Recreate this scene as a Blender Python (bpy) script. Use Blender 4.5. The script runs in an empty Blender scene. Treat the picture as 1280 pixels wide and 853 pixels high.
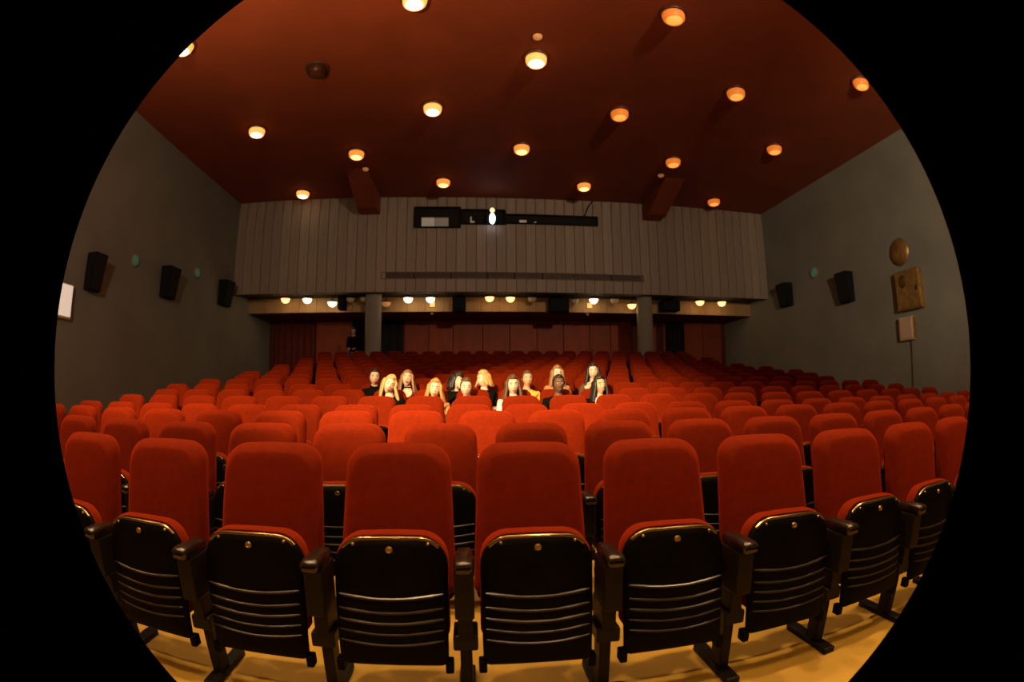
import bpy, bmesh, math, random
from mathutils import Vector, Matrix, noise
SC = bpy.context.scene
COL = SC.collection

# ------------------------------------------------------------------ camera (fisheye lens, image circle inside the frame)
cam = bpy.data.cameras.new('camera')
cam_ob = bpy.data.objects.new('camera', cam)
COL.objects.link(cam_ob)
SC.camera = cam_ob
EYE = Vector((0.0, 0.0, 1.185))
YAW, PITCH, ROLL = 0.0833, 0.0445, -0.0072
fw = Vector((math.sin(YAW)*math.cos(PITCH), math.cos(YAW)*math.cos(PITCH), math.sin(PITCH)))
rt = Vector((math.cos(YAW), -math.sin(YAW), 0.0))
up = rt.cross(fw)
rt, up = rt*math.cos(ROLL)+up*math.sin(ROLL), up*math.cos(ROLL)-rt*math.sin(ROLL)
m = Matrix((rt, up, -fw)).transposed().to_4x4()
m.translation = EYE
cam_ob.matrix_world = m
cam.type = 'PANO'
cam.panorama_type = 'FISHEYE_LENS_POLYNOMIAL'
cam.sensor_fit = 'HORIZONTAL'
cam.sensor_width = 36.0
cam.fisheye_polynomial_k0 = 0.0
cam.fisheye_polynomial_k1 = -0.05748465
cam.fisheye_polynomial_k2 = -0.00053380
cam.fisheye_polynomial_k3 = 0.00011611
cam.fisheye_polynomial_k4 = -5.11746e-06
cam.fisheye_fov = 2*0.924
cam.shift_x = -0.0008
cam.shift_y = 0.0428
cam.clip_start = 0.05
cam.clip_end = 100
cam.dof.use_dof = True
cam.dof.focus_distance = 3.0
cam.lens = 50
cam.dof.aperture_fstop = 6.0

# ------------------------------------------------------------------ exposure, world, lamps outside the frame
vs = SC.view_settings
vs.view_transform = 'Standard'
vs.look = 'None'
vs.gamma = 1.0
vs.exposure = 0.0
vs.use_curve_mapping = False
world = bpy.data.worlds.new('world')
SC.world = world
world.use_nodes = True
world.node_tree.nodes['Background'].inputs['Color'].default_value = (0.02, 0.013, 0.008, 1)
world.node_tree.nodes['Background'].inputs['Strength'].default_value = 0.3


def lamp(name, kind, loc, energy, color, target=None, size=math.radians(60), blend=0.6, radius=0.1):
    d = bpy.data.lights.new(name, kind)
    d.energy = energy
    d.color = color
    if kind == 'SPOT':
        d.spot_size = size
        d.spot_blend = blend
    d.shadow_soft_size = radius
    o = bpy.data.objects.new(name, d)
    o.location = loc
    if target is not None:
        o.rotation_euler = (Vector(target)-Vector(loc)).to_track_quat('-Z', 'Y').to_euler()
    COL.objects.link(o)
    return o


WARM = (1.0, 0.62, 0.30)
# stage spotlights high at the front left of the hall, trained on the audience and on the seats at the left
lamp('stage_spotlight', 'SPOT', (-3.0, -2.4, 4.4), 11500, (1.0, 0.68, 0.37), (0.6, 6.1, 1.05), math.radians(28), 0.8, 0.15)
lamp('stage_spotlight', 'SPOT', (-1.8, -2.4, 4.4), 5600, (1.0, 0.64, 0.32), (-3.2, 6.9, 1.1), math.radians(28), 0.8, 0.15)
lamp('stage_spotlight', 'SPOT', (-1.8, -2.4, 4.4), 1700, (1.0, 0.64, 0.32), (2.0, 5.0, 0.8), math.radians(19), 0.9, 0.15)
# unseen floods added by the screen to brighten ceiling, side walls and back wall
lamp('fill_flood', 'SPOT', (-3.0, -2.2, 1.0), 5600, (1.0, 0.60, 0.28), (-2.6, 1.4, 7.2), math.radians(76), 1.0, 0.9)
lamp('fill_flood', 'SPOT', (4.5, -3.2, 5.6), 2000, (1.0, 0.72, 0.50), (1.2, 14.4, 5.0), math.radians(50), 1.0, 0.3)
lamp('fill_flood', 'SPOT', (3.0, -3.8, 4.2), 2700, (1.0, 0.74, 0.48), (9.9, 7.5, 5.0), math.radians(48), 1.0, 0.3)
lamp('fill_flood', 'SPOT', (-2.0, -3.4, 4.6), 1050, (1.0, 0.75, 0.52), (-7.5, 6.5, 5.0), math.radians(62), 1.0, 0.3)

# ------------------------------------------------------------------ helpers
MATS = {}


def mat(name, color, rough=0.7, metal=0.0, emit=None, strength=0.0, var=0.0, scale=20.0, bump=0.0, bscale=80.0, sheen=0.0, spec=0.5, stretch=None):
    mt = bpy.data.materials.new(name)
    mt.use_nodes = True
    nt = mt.node_tree
    b = nt.nodes['Principled BSDF']
    b.inputs['Base Color'].default_value = (*color, 1)
    b.inputs['Roughness'].default_value = rough
    b.inputs['Metallic'].default_value = metal
    b.inputs['Specular IOR Level'].default_value = spec
    if sheen:
        b.inputs['Sheen Weight'].default_value = sheen
        b.inputs['Sheen Tint'].default_value = (*[min(1, c*3.2+0.004) for c in color], 1)
    if emit:
        b.inputs['Emission Color'].default_value = (*emit, 1)
        b.inputs['Emission Strength'].default_value = strength
    if var or bump:
        tc = nt.nodes.new('ShaderNodeTexCoord')
        mp = nt.nodes.new('ShaderNodeMapping')
        if stretch:
            mp.inputs['Scale'].default_value = stretch
        nt.links.new(tc.outputs['Object'], mp.inputs['Vector'])
    if var:
        n = nt.nodes.new('ShaderNodeTexNoise')
        n.inputs['Scale'].default_value = scale
        n.inputs['Detail'].default_value = 5
        nt.links.new(mp.outputs['Vector'], n.inputs['Vector'])
        r = nt.nodes.new('ShaderNodeValToRGB')
        r.color_ramp.elements[0].position = 0.3
        r.color_ramp.elements[1].position = 0.7
        r.color_ramp.elements[0].color = (*[max(0, c*(1-var)) for c in color], 1)
        r.color_ramp.elements[1].color = (*[min(1, c*(1+var)) for c in color], 1)
        nt.links.new(n.outputs['Fac'], r.inputs['Fac'])
        nt.links.new(r.outputs['Color'], b.inputs['Base Color'])
    if bump:
        n2 = nt.nodes.new('ShaderNodeTexNoise')
        n2.inputs['Scale'].default_value = bscale
        n2.inputs['Detail'].default_value = 3
        nt.links.new(mp.outputs['Vector'], n2.inputs['Vector'])
        bp = nt.nodes.new('ShaderNodeBump')
        bp.inputs['Strength'].default_value = bump
        bp.inputs['Distance'].default_value = 0.01
        nt.links.new(n2.outputs['Fac'], bp.inputs['Height'])
        nt.links.new(bp.outputs['Normal'], b.inputs['Normal'])
    MATS[name] = mt
    return mt


M_FABRIC = mat('red_upholstery', (0.128, 0.0100, 0.0003), 0.85, var=0.12, scale=25, bump=0.25, bscale=420, sheen=0.7, spec=0.06)
M_SHELL = mat('black_seat_shell', (0.0022, 0.0018, 0.0014), 0.5, var=0.2, scale=12, spec=0.06)
M_RIM = mat('gold_highlight_rim', (0.22, 0.155, 0.065), 0.25, metal=0.85)  # black pan rim with its gold highlight put into the metal colour
M_SLAT = mat('black_lacquer_slat', (0.006, 0.005, 0.003), 0.3, spec=0.45)
M_ARM = mat('brown_armrest', (0.010, 0.006, 0.003), 0.25, var=0.3, scale=18, spec=0.6)
M_STEEL = mat('black_steel', (0.006, 0.005, 0.004), 0.5, var=0.2, scale=20, spec=0.2)
M_BRASS = mat('brass_plate', (0.32, 0.23, 0.10), 0.4, metal=0.9)
M_FLOOR = mat('ochre_floor', (0.33, 0.195, 0.014), 0.62, var=0.22, scale=1.6, bump=0.15, bscale=30)
M_CEIL = mat('red_brown_ceiling', (0.27, 0.055, 0.016), 0.8, var=0.10, scale=1.2, bump=0.05, bscale=60)
M_WALL = mat('grey_plaster', (0.235, 0.255, 0.225), 0.85, var=0.10, scale=0.9, bump=0.15, bscale=45)
M_PLANKS = [mat('grey_brown_board', (0.33*f, 0.28*f, 0.225*f), 0.75, var=0.10, scale=3.0, stretch=(3, 3, .4)) for f in (0.94, 1.0, 1.06)]
M_GAP = mat('dark_joint', (0.05, 0.035, 0.025), 0.9)
M_FRIEZE = mat('tan_board', (0.42, 0.26, 0.11), 0.7, var=0.12, scale=3, stretch=(3, 3, .4))
M_RED = [mat('red_panel', (0.27*f, 0.043*f, 0.005*f), 0.6, var=0.15, scale=2, stretch=(2, 2, .5)) for f in (0.9, 1.05, 1.2)]
M_DARKRED = mat('dark_red_wall', (0.09, 0.015, 0.006), 0.8, var=0.15, scale=2)
M_CURTAIN = mat('dark_red_drape', (0.14, 0.02, 0.008), 0.9, var=0.15, scale=6)
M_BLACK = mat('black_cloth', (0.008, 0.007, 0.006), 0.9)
M_PILLAR = mat('grey_pillar_paint', (0.25, 0.235, 0.19), 0.7, var=0.08, scale=3)
M_BOX = mat('black_cabinet', (0.007, 0.009, 0.011), 0.8, spec=0.15)
M_GRILLE = mat('black_grille_cloth', (0.006, 0.007, 0.008), 0.95)
M_VENT = mat('brown_vent', (0.15, 0.11, 0.08), 0.6)
M_PANE = mat('pale_pane', (0.55, 0.50, 0.40), 0.3, emit=(1, .9, .7), strength=0.10)
M_PANE2 = mat('grey_pane', (0.30, 0.29, 0.26), 0.3, emit=(1, .9, .75), strength=0.05)
M_LENS = mat('projector_beam_lens', (1, 1, 1), 0.1, emit=(0.75, 0.85, 1.0), strength=9.0)
M_LENS2 = mat('orange_glass', (1, .7, .4), 0.1, emit=(1.0, 0.55, 0.25), strength=2.0)
M_SCREEN = mat('white_screen', (0.75, 0.74, 0.72), 0.9)
M_TRIM = mat('dark_bronze_trim', (0.10, 0.035, 0.02), 0.45)
M_GREEN = mat('green_pilot_glass', (0.1, 0.3, 0.2), 0.3, emit=(0.25, 0.60, 0.38), strength=0.05)
M_GOLD = mat('dull_gold_metal', (0.45, 0.29, 0.09), 0.42, metal=0.7, var=0.25, scale=6)
M_PALE = mat('pale_beige_box', (0.62, 0.47, 0.32), 0.5)
M_LIGHTBOX = mat('lit_white_box', (0.8, 0.75, 0.7), 0.5, emit=(1.0, 0.80, 0.62), strength=0.55, var=0.1, scale=8)
M_BLUE = mat('blue_pilot', (0, .1, .5), 0.4, emit=(0.02, 0.22, 1.0), strength=1.2)
M_BULBS = {
    'white': mat('hot_lamp', (1, .9, .7), 0.3, emit=(1.0, 0.80, 0.52), strength=5.0),
    'warm': mat('warm_lamp', (1, .7, .4), 0.3, emit=(1.0, 0.50, 0.17), strength=2.6),
    'amber': mat('amber_lamp', (1, .6, .3), 0.3, emit=(1.0, 0.33, 0.05), strength=1.25),
    'dim': mat('dim_lamp', (1, .6, .3), 0.3, emit=(0.9, 0.33, 0.08), strength=0.22),
    'off': mat('dead_lamp', (0.10, 0.03, 0.015), 0.4),
}
M_REFL = {
    'white': mat('lit_reflector_bright', (.8, .5, .2), 0.4, emit=(1.0, 0.34, 0.07), strength=1.6),
    'warm': mat('lit_reflector_warm', (.8, .45, .18), 0.4, emit=(1.0, 0.27, 0.04), strength=1.0),
    'amber': mat('lit_reflector_amber', (.7, .3, .1), 0.4, emit=(1.0, 0.22, 0.02), strength=0.62),
    'dim': mat('dim_reflector', (.4, .2, .1), 0.4, emit=(0.8, 0.2, 0.04), strength=0.12),
    'off': mat('dark_reflector', (0.06, 0.02, 0.012), 0.4),
}


def new_mesh(name, verts, faces, mats, smooth=False, midx=None):
    me = bpy.data.meshes.new(name)
    me.from_pydata([tuple(v) for v in verts], [], faces)
    for mt in (mats if isinstance(mats, (list, tuple)) else [mats]):
        me.materials.append(mt)
    if smooth:
        me.polygons.foreach_set('use_smooth', [True]*len(me.polygons))
    if midx:
        me.polygons.foreach_set('material_index', midx)
    me.update()
    return me


def link(name, me, parent=None, loc=(0, 0, 0), rot=(0, 0, 0)):
    o = bpy.data.objects.new(name, me)
    o.location = loc
    o.rotation_euler = rot
    o.parent = parent
    COL.objects.link(o)
    return o


def tag(o, label=None, cat=None, group=None, kind=None):
    if label: o['label'] = label
    if cat: o['category'] = cat
    if group: o['group'] = group
    if kind: o['kind'] = kind
    return o


class G:
    """collects shapes for one mesh"""
    def __init__(s):
        s.v = []; s.f = []; s.m = []

    def add(s, v, f, mi=0):
        n = len(s.v)
        s.v += [tuple(x) for x in v]
        s.f += [tuple(i+n for i in q) for q in f]
        s.m += [mi]*len(f)
        return s

    def box(s, x0, x1, y0, y1, z0, z1, mi=0, b=0.0):
        if b <= 0:
            v = [(x, y, z) for x in (x0, x1) for y in (y0, y1) for z in (z0, z1)]
            f = [(0, 1, 3, 2), (4, 6, 7, 5), (0, 4, 5, 1), (2, 3, 7, 6), (0, 2, 6, 4), (1, 5, 7, 3)]
            return s.add(v, f, mi)
        b = min(b, (x1-x0)/2.01, (y1-y0)/2.01, (z1-z0)/2.01)
        bm = bmesh.new()
        bmesh.ops.create_cube(bm, size=1)
        for v in bm.verts:
            v.co = Vector(((x0+x1)/2+v.co.x*(x1-x0), (y0+y1)/2+v.co.y*(y1-y0), (z0+z1)/2+v.co.z*(z1-z0)))
        bmesh.ops.bevel(bm, geom=bm.edges[:], offset=b, segments=2, affect='EDGES', profile=0.5)
        bm.verts.index_update()
        s.add([v.co for v in bm.verts], [tuple(v.index for v in q.verts) for q in bm.faces], mi)
        bm.free()
        return s

    def loft(s, rings, mi=0, caps=True, closed=True):
        n = len(rings[0])
        v = [p for r in rings for p in r]
        f = []
        for i in range(len(rings)-1):
            for j in range(n if closed else n-1):
                k = (j+1) % n
                f.append((i*n+j, i*n+k, (i+1)*n+k, (i+1)*n+j))
        if caps:
            f.append(tuple(range(n-1, -1, -1)))
            f.append(tuple((len(rings)-1)*n+j for j in range(n)))
        return s.add(v, f, mi)

    def tube(s, pts, rads, n=8, mi=0, squash=1.0):
        pts = [Vector(p) for p in pts]
        if not isinstance(rads, (list, tuple)):
            rads = [rads]*len(pts)
        rings = []
        ref = None
        for i, p in enumerate(pts):
            d = (pts[min(i+1, len(pts)-1)]-pts[max(i-1, 0)]).normalized()
            if ref is None:
                ref = Vector((1, 0, 0)) if abs(d.x) < 0.9 else Vector((0, 0, 1))
            a = (ref-d*ref.dot(d)).normalized()
            ref = a
            b = d.cross(a)
            rings.append([p+a*math.cos(t)*rads[i]+b*math.sin(t)*rads[i]*squash for t in [2*math.pi*k/n for k in range(n)]])
        return s.loft(rings, mi)

    def cyl(s, x, y, z0, z1, r0, r1=None, n=20, mi=0):
        r1 = r0 if r1 is None else r1
        return s.loft([[(x+r*math.cos(2*math.pi*k/n), y+r*math.sin(2*math.pi*k/n), z) for k in range(n)] for r, z in ((r0, z0), (r1, z1))], mi)

    def revolve(s, prof, n=20, mi=0, axis='Z', c=(0, 0, 0), caps=False):
        rings = []
        for r, h in prof:
            ring = []
            for k in range(n):
                t = 2*math.pi*k/n
                a, b = r*math.cos(t), r*math.sin(t)
                p = {'Z': (a, b, h), 'X': (h, a, b), 'Y': (b, h, a)}[axis]
                ring.append((p[0]+c[0], p[1]+c[1], p[2]+c[2]))
            rings.append(ring)
        return s.loft(rings, mi, caps=caps)

    def mesh(s, name, mats, smooth=False):
        return new_mesh(name, s.v, s.f, mats, smooth, s.m)


def smooth_by_angle(me, deg=40):
    try:
        me.polygons.foreach_set('use_smooth', [True]*len(me.polygons))
        me.set_sharp_from_angle(angle=math.radians(deg))
    except Exception:
        pass
    return me


def ord_(n):
    return ('zeroth first second third fourth fifth sixth seventh eighth ninth tenth eleventh twelfth thirteenth fourteenth fifteenth sixteenth '
            'seventeenth eighteenth nineteenth twentieth twenty-first twenty-second twenty-third twenty-fourth').split()[n]


# ------------------------------------------------------------------ room
XL, XR = -7.5, 9.87            # side walls
YF, YB, YR = -4.5, 14.47, 17.55   # screen wall, bulkhead face, rear wall
ZC = 7.2                       # ceiling
ZS, ZS2 = 4.20, 3.79           # bulkhead underside, rear soffit
PITCH_X = 0.52
HT = [-.205, -.178, -.138, -.112, -.04, .034, .12, .22, .316, .418, .53, .645, .775, .91, 1.06, 1.21]
ROWY = [1.9665+0.8256*i for i in range(16)]
FLZ = [h+0.205 for h in HT]

# floor: a flat strip in front, then a rake with a level strip under every row
prof = [(YF, 0.0), (1.4, 0.0)]
for y, z in zip(ROWY, FLZ):
    prof += [(y-0.36, z), (y+0.2, z)]
prof += [(YR+0.2, FLZ[-1])]
g = G()
nx = 24
for (y0, z0), (y1, z1) in zip(prof[:-1], prof[1:]):
    pass
v = []
for y, z in prof:
    for i in range(nx+1):
        v.append((XL-0.2+(XR-XL+0.4)*i/nx, y, z))
f = []
for j in range(len(prof)-1):
    for i in range(nx):
        a = j*(nx+1)+i
        f.append((a, a+1, a+nx+2, a+nx+1))
base = len(v)
for i in (0, nx):
    v += [(XL-0.2+(XR-XL+0.4)*i/nx, YF, -0.2), (XL-0.2+(XR-XL+0.4)*i/nx, YR+0.2, -0.2)]
f.append((base, base+1, base+3, base+2))
tag(link('floor', new_mesh('floor', v, f, M_FLOOR)), kind='structure')

tag(link('ceiling', G().box(XL-.2, XR+.2, YF-.2, YB+.3, ZC, ZC+.2).mesh('ceiling', M_CEIL)), kind='structure')
tag(link('wall_left', G().box(XL-.2, XL, YF-.2, YR+.2, -.2, ZC).mesh('wall_left', M_WALL)), kind='structure')
tag(link('wall_right', G().box(XR, XR+.2, YF-.2, YR+.2, -.2, ZC).mesh('wall_right', M_WALL)), kind='structure')
wf = tag(link('wall_front', G().box(XL-.2, XR+.2, YF-.2, YF, -.2, ZC).mesh('wall_front', M_WALL)), kind='structure')
# ceiling beams running in depth, ending at the bulkhead, with sloping front ends
for k, (x0, x1) in enumerate(((-3.45, -2.85), (5.42, 6.02))):
    zb = 6.64
    v = [(x, y, z) for x in (x0, x1) for y, z in ((12.4, ZC), (13.9, zb), (YB, zb), (YB, ZC))]
    f = [(0, 1, 2, 3), (7, 6, 5, 4), (0, 4, 5, 1), (1, 5, 6, 2), (2, 6, 7, 3), (3, 7, 4, 0)]
    tag(link('trim_%d' % (k+1), new_mesh('ceiling_beam', v, f, M_CEIL)), kind='structure')

# upper back wall (bulkhead) clad in upright boards, with booth openings and a slot of vents
wb = tag(link('wall_back', G().box(XL, XR, YB+.03, YB+.35, ZS, ZC).mesh('wall_back', M_GAP)), kind='structure')
PW = 0.3047
npl = 57
BOOTH = [(-1.79, -0.36, 6.19, 6.86), (-0.36, 1.0, 6.31, 6.79), (1.0, 3.92, 6.35, 6.66)]
VENT = (-2.76, 5.38, 4.60, 4.81)
rng = random.Random(4)
pm = {}
for i in range(npl):
    x0, x1 = XL+i*PW+.008, XL+(i+1)*PW-.008
    xm = (x0+x1)/2
    spans = [(ZS, ZC)]
    cuts = []
    if VENT[0] < xm < VENT[1]:
        cuts.append((VENT[2], VENT[3]))
    for b in BOOTH:
        if b[0] < xm < b[1]:
            cuts.append((b[2], b[3]))
    zz = ZS
    segs = []
    for c0, c1 in sorted(cuts):
        segs.append((zz, c0)); zz = c1
    segs.append((zz, ZC))
    for z0, z1 in segs:
        d = rng.choice((0, 0.004, 0.008))
        key = (round(z0, 3), round(z1, 3), rng.randrange(3))
        if key not in pm:
            pm[key] = G().box(-PW/2+.008, PW/2-.008, 0, .035, z0, z1, b=.004).mesh('wall_board', M_PLANKS[key[2]])
        link('board', pm[key], wb, (xm, YB-d, 0))

# soffit under the bulkhead, tan board frieze behind it, lower soffit, rear wall
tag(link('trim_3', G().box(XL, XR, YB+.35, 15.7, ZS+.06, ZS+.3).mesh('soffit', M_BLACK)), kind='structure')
fr = tag(link('trim_4', G().box(XL, XR, 15.68, 15.95, ZS2, ZS+.3).mesh('frieze', M_GAP)), kind='structure')
fm = G().box(-.295, .295, 0, .03, ZS2, ZS+.06, b=.004).mesh('frieze_board', M_FRIEZE)
for i in range(29):
    x = XL+.3+i*.599
    if x < XR-.2:
        link('board', fm, fr, (x, 15.65, 0))
tag(link('trim_5', G().box(XL, XR, 15.95, YR+.2, ZS2, ZS2+.2).mesh('rear_soffit', M_DARKRED)), kind='structure')
wr = tag(link('wall_rear', G().box(XL-.2, XR+.2, YR, YR+.2, 0, ZS2+.1).mesh('wall_rear', M_DARKRED)), kind='structure')
F16 = FLZ[-1]


def red_panel(x0, x1, mi, d=.05):
    return link('panel', G().box(x0, x1, YR-d, YR+.01, F16+.02, ZS2-.02, b=.008).mesh('red_panel', M_RED[mi]), wr)


edges = [-2.46, -1.56, -0.68, 0.39, 1.36, 2.35, 3.33, 4.32, 5.12, 5.94]
for i, (a, b) in enumerate(zip(edges[:-1], edges[1:])):
    red_panel(a+.012, b-.012, (1, 2, 1, 1, 2, 1, 2, 1, 2)[i])
red_panel(-5.68, -4.36, 1)
red_panel(6.68, 6.93, 2)
red_panel(7.22, 7.30, 1); red_panel(8.06, 8.85, 1); red_panel(8.88, 9.65, 0)
# door handles on the panels at the rear
hm = G().tube([(0, 0, -.09), (0, -.05, -.07), (0, -.05, .07), (0, 0, .09)], .016, 8).mesh('door_handle', M_BRASS)
for x in (-1.67, 2.24, 4.20, 4.41):
    link('handle', hm, wr, (x, YR-.05, 2.68))


def drape(x0, x1, label, mt=M_CURTAIN, folds=7):
    n = folds*8
    top, bot = ZS2-.02, F16+.02
    rings = []
    for z in (top, (top+bot)/2, bot):
        fr_, bk = [], []
        for i in range(n+1):
            t = i/n
            y = .06*math.sin(t*folds*2*math.pi)*(1 if z < top else .7)
            fr_.append((x0+(x1-x0)*t, YR-.14+y, z))
            bk.append((x0+(x1-x0)*t, YR-.115+y, z))
        rings.append(fr_+bk[::-1])
    o = link('curtain', G().loft(rings).mesh('curtain', mt, True))
    return tag(o, label, 'curtain')


drape(-7.2, -5.72, 'dark red folded curtain at the left end of the rear wall', folds=6)
drape(-4.3, -2.5, 'near-black curtain in the opening behind the left grey pillar', M_BLACK, 6)
drape(7.31, 8.05, 'near-black curtain in the doorway to the right of the right pillar', M_BLACK, 4)

# grey round pillars carrying the bulkhead
for k, x in enumerate((-3.07, 5.55)):
    o = link('pillar', smooth_by_angle(G().revolve([(.0, F16), (.27, F16), (.27, F16+.12), (.25, F16+.14), (.25, ZS+.06), (0, ZS+.06)], 32).mesh('pillar', M_PILLAR)), None, (x, 14.97, 0))
    tag(o, ('round grey pillar at the left, beside the person in black', 'round grey pillar at the right, before the dark doorway')[k], 'pillar', 'grey pillars at the rear', 'thing')

# screen on the front wall behind the photographer
sc_ = tag(link('cinema_screen', G().box(-4.2, 6.6, YF+.06, YF+.1, 1.2, 6.2).mesh('cinema_screen', M_SCREEN)), 'white cinema screen on the front wall', 'screen')
g = G()
for b in ((-4.4, 6.8, 6.2, 6.4), (-4.4, 6.8, 1.0, 1.2), (-4.4, -4.2, 1.2, 6.2), (6.6, 6.8, 1.2, 6.2)):
    g.box(b[0], b[1], YF, YF+.14, b[2], b[3])
link('screen_frame', g.mesh('screen_frame', M_BLACK), sc_)

# vents
gm = {}
segs = [(-2.758, -1.791), (-1.718, -.683), (-.611, .402), (.499, 1.243), (1.314, 2.101), (2.175, 3.208), (3.258, 4.278), (4.355, 5.379)]
for i, (a, b) in enumerate(segs):
    h = (b-a)/2
    fr_ = link('vent_grille', G().box(-h, h, -.015, .03, 4.79, 4.815).box(-h, h, -.015, .03, 4.595, 4.62).box(-h, -h+.02, -.015, .03, 4.62, 4.79).box(h-.02, h, -.015, .03, 4.62, 4.79).mesh('vent_frame', M_VENT), None, ((a+b)/2, YB, 0))
    tag(fr_, '%s brown slotted vent from the left in the strip under the booth' % ord_(i+1), 'vent', 'vents in the upper back wall')
    for z in (4.645, 4.685, 4.725, 4.765):
        link('slat', G().box(-h+.02, h-.02, .0, .03, z-.012, z+.006).mesh('vent_slat', M_VENT), fr_)

# projection booth ports: deep black surrounds standing off the boards
pb = tag(link('projection_port', None), 'long black projection booth opening high on the back wall', 'booth window')
for b in BOOTH:
    x0, x1, z0, z1 = b
    t = .05
    link('surround', G().box(x0, x1, YB-.09, YB-.012, z1-t, z1).box(x0, x1, YB-.09, YB-.012, z0, z0+t*.6).box(x0, x0+t, YB-.09, YB-.012, z0+t*.6, z1-t).box(x1-t, x1, YB-.09, YB-.012, z0+t*.6, z1-t).mesh('port_surround', M_BOX), pb)
    link('back_panel', G().box(x0+t, x1-t, YB-.03, YB-.012, z0+t*.6, z1-t).mesh('port_back', M_BLACK), pb)
tag(link('pane', G().box(-1.56, -1.16, YB-.06, YB-.032, 6.235, 6.51).mesh('pane', M_PANE), pb), 'pale lit pane')
tag(link('pane', G().box(-1.145, -.74, YB-.06, YB-.032, 6.235, 6.51).mesh('pane', M_PANE2), pb), 'greyer lit pane')
link('bracket', G().box(-.07, -.03, YB-.06, YB-.032, 6.36, 6.55).box(-.03, .06, YB-.06, YB-.032, 6.36, 6.41).mesh('bracket', M_PANE), pb)
link('small_pane', G().box(1.44, 1.66, YB-.06, YB-.032, 6.375, 6.47).mesh('small_pane', M_PANE), pb)
link('small_pane', G().box(1.90, 1.97, YB-.06, YB-.032, 6.375, 6.43).mesh('small_pane', M_PANE2), pb)
pj = tag(link('projector', G().box(.40, .80, YB-.24, YB-.095, 6.33, 6.62, b=.02).mesh('projector', M_BOX)), 'projector with a glaring bluish white lens in the booth opening', 'projector')
g = G(); g.revolve([(0, -.05), (.07, -.045), (.10, -.02), (.10, 0)], 20, 0, 'Y', (0, 0, 0))
o = link('lens', smooth_by_angle(g.mesh('lens', M_LENS)), pj, (.597, YB-.24, 6.43)); o.scale = (.85, 1, 1.7)
g = G(); g.revolve([(0, -.03), (.05, -.028), (.075, -.01), (.075, 0)], 16, 0, 'Y')
o = link('upper_lens', smooth_by_angle(g.mesh('upper_lens', M_LENS2)), pj, (.597, YB-.24, 6.70))
link('housing', G().box(.50, .70, YB-.24, YB-.10, 6.62, 6.78, b=.015).mesh('housing', M_BOX), pj)
cb = link('cable', G().tube([(3.50, YB-.05, 6.67), (3.55, YB-.06, 6.80), (3.64, YB-.06, 7.0), (3.78, YB-.05, 7.19)], .018, 8).mesh('cable', M_BOX))
tag(cb, 'thin black cable rising from the booth opening to the ceiling', 'cable')

# ------------------------------------------------------------------ lamps
DL_TRIM = smooth_by_angle(G().revolve([(.15, -.005), (.155, -.03), (.19, -.03), (.20, -.012), (.20, .0)], 28).mesh('downlight_trim', M_TRIM))
DL_CONE = {}
DL_BULB = {}
for k in M_BULBS:
    # a frosted drum hanging out of the ring, its hot lamp at the bottom
    DL_CONE[k] = smooth_by_angle(G().revolve([(.155, -.0), (.158, -.05), (.150, -.105), (.128, -.135), (.10, -.128)], 28).mesh('downlight_shade', M_REFL[k]))
    DL_BULB[k] = smooth_by_angle(G().revolve([(.0, -.165), (.05, -.160), (.095, -.145), (.128, -.120), (.12, -.10)], 24).mesh('downlight_bulb', M_BULBS[k]))


def downlight(x, y, kind, label, power):
    r = tag(link('ceiling_downlight', None, None, (x, y, ZC)), label, 'ceiling light', 'round downlights in the red ceiling')
    for nm, me in (('trim_ring', DL_TRIM), ('shade', DL_CONE[kind]), ('bulb', DL_BULB[kind])):
        link(nm, me, r)
    r.scale = (1.22, 1.22, 1.22)
    if power:
        lamp('downlight_beam', 'SPOT', (x, y, ZC-.2), power, WARM, (x, y, 0), math.radians(64), 1.0, 0.12)


P0 = 42
rowsL = [
    ('in the row nearest the back wall', [(-5.137, 13.85, 'white'), (-.843, 13.22, 'warm'), (3.224, 13.22, 'warm'), (7.593, 13.68, 'amber')]),
    ('in the second row from the back wall', [(-2.937, 11.45, 'warm'), (1.188, 11.14, 'warm'), (5.197, 11.31, 'amber')]),
    ('in the third row from the back wall', [(-5.027, 9.955, 'white'), (-.871, 9.42, 'white'), (3.133, 9.30, 'amber'), (7.423, 9.87, 'amber')]),
    ('in the fourth row from the back wall', [(-2.963, 7.845, 'off'), (1.102, 7.647, 'white'), (5.235, 7.885, 'amber')]),
    ('in the foremost row in view', [(-5.214, 6.23, 'white'), (-.96, 6.09, 'white'), (3.129, 5.975, 'amber'), (7.486, 6.154, 'amber')]),
]
for where, L in rowsL:
    for i, (x, y, k) in enumerate(L):
        state = {'white': 'bright', 'warm': 'glowing', 'amber': 'orange glowing', 'off': 'unlit'}[k]
        downlight(x, y, k, '%s round downlight, %s from left %s' % (state, ord_(i+1), where), {'off': 0, 'white': P0*1.2, 'warm': P0, 'amber': P0*.75}[k]*(2.6 if y < 8.5 else (1.0 if y < 10.5 else .3))*(.5 if x > 4 else 1))
# the grid of downlights goes on towards the screen, out of the picture: only their light
for y, xs in ((4.2, (-2.9, 1.15, 5.2)), (2.4, (-5.0, -.9, 3.15, 7.4)), (.6, (-2.9, 1.15, 5.2)), (-1.2, (-5.0, -.9, 3.15, 7.4))):
    for x in xs:
        lamp('downlight_beam', 'SPOT', (x, y, ZC-.2), (600 if y > 3 else (1000 if y > 2 else (680 if y > 0 else 420)))*(.5 if x > 4 and y > 0 else 1), WARM, (x, y, 0), math.radians(80), 0.8, 0.12)
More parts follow.
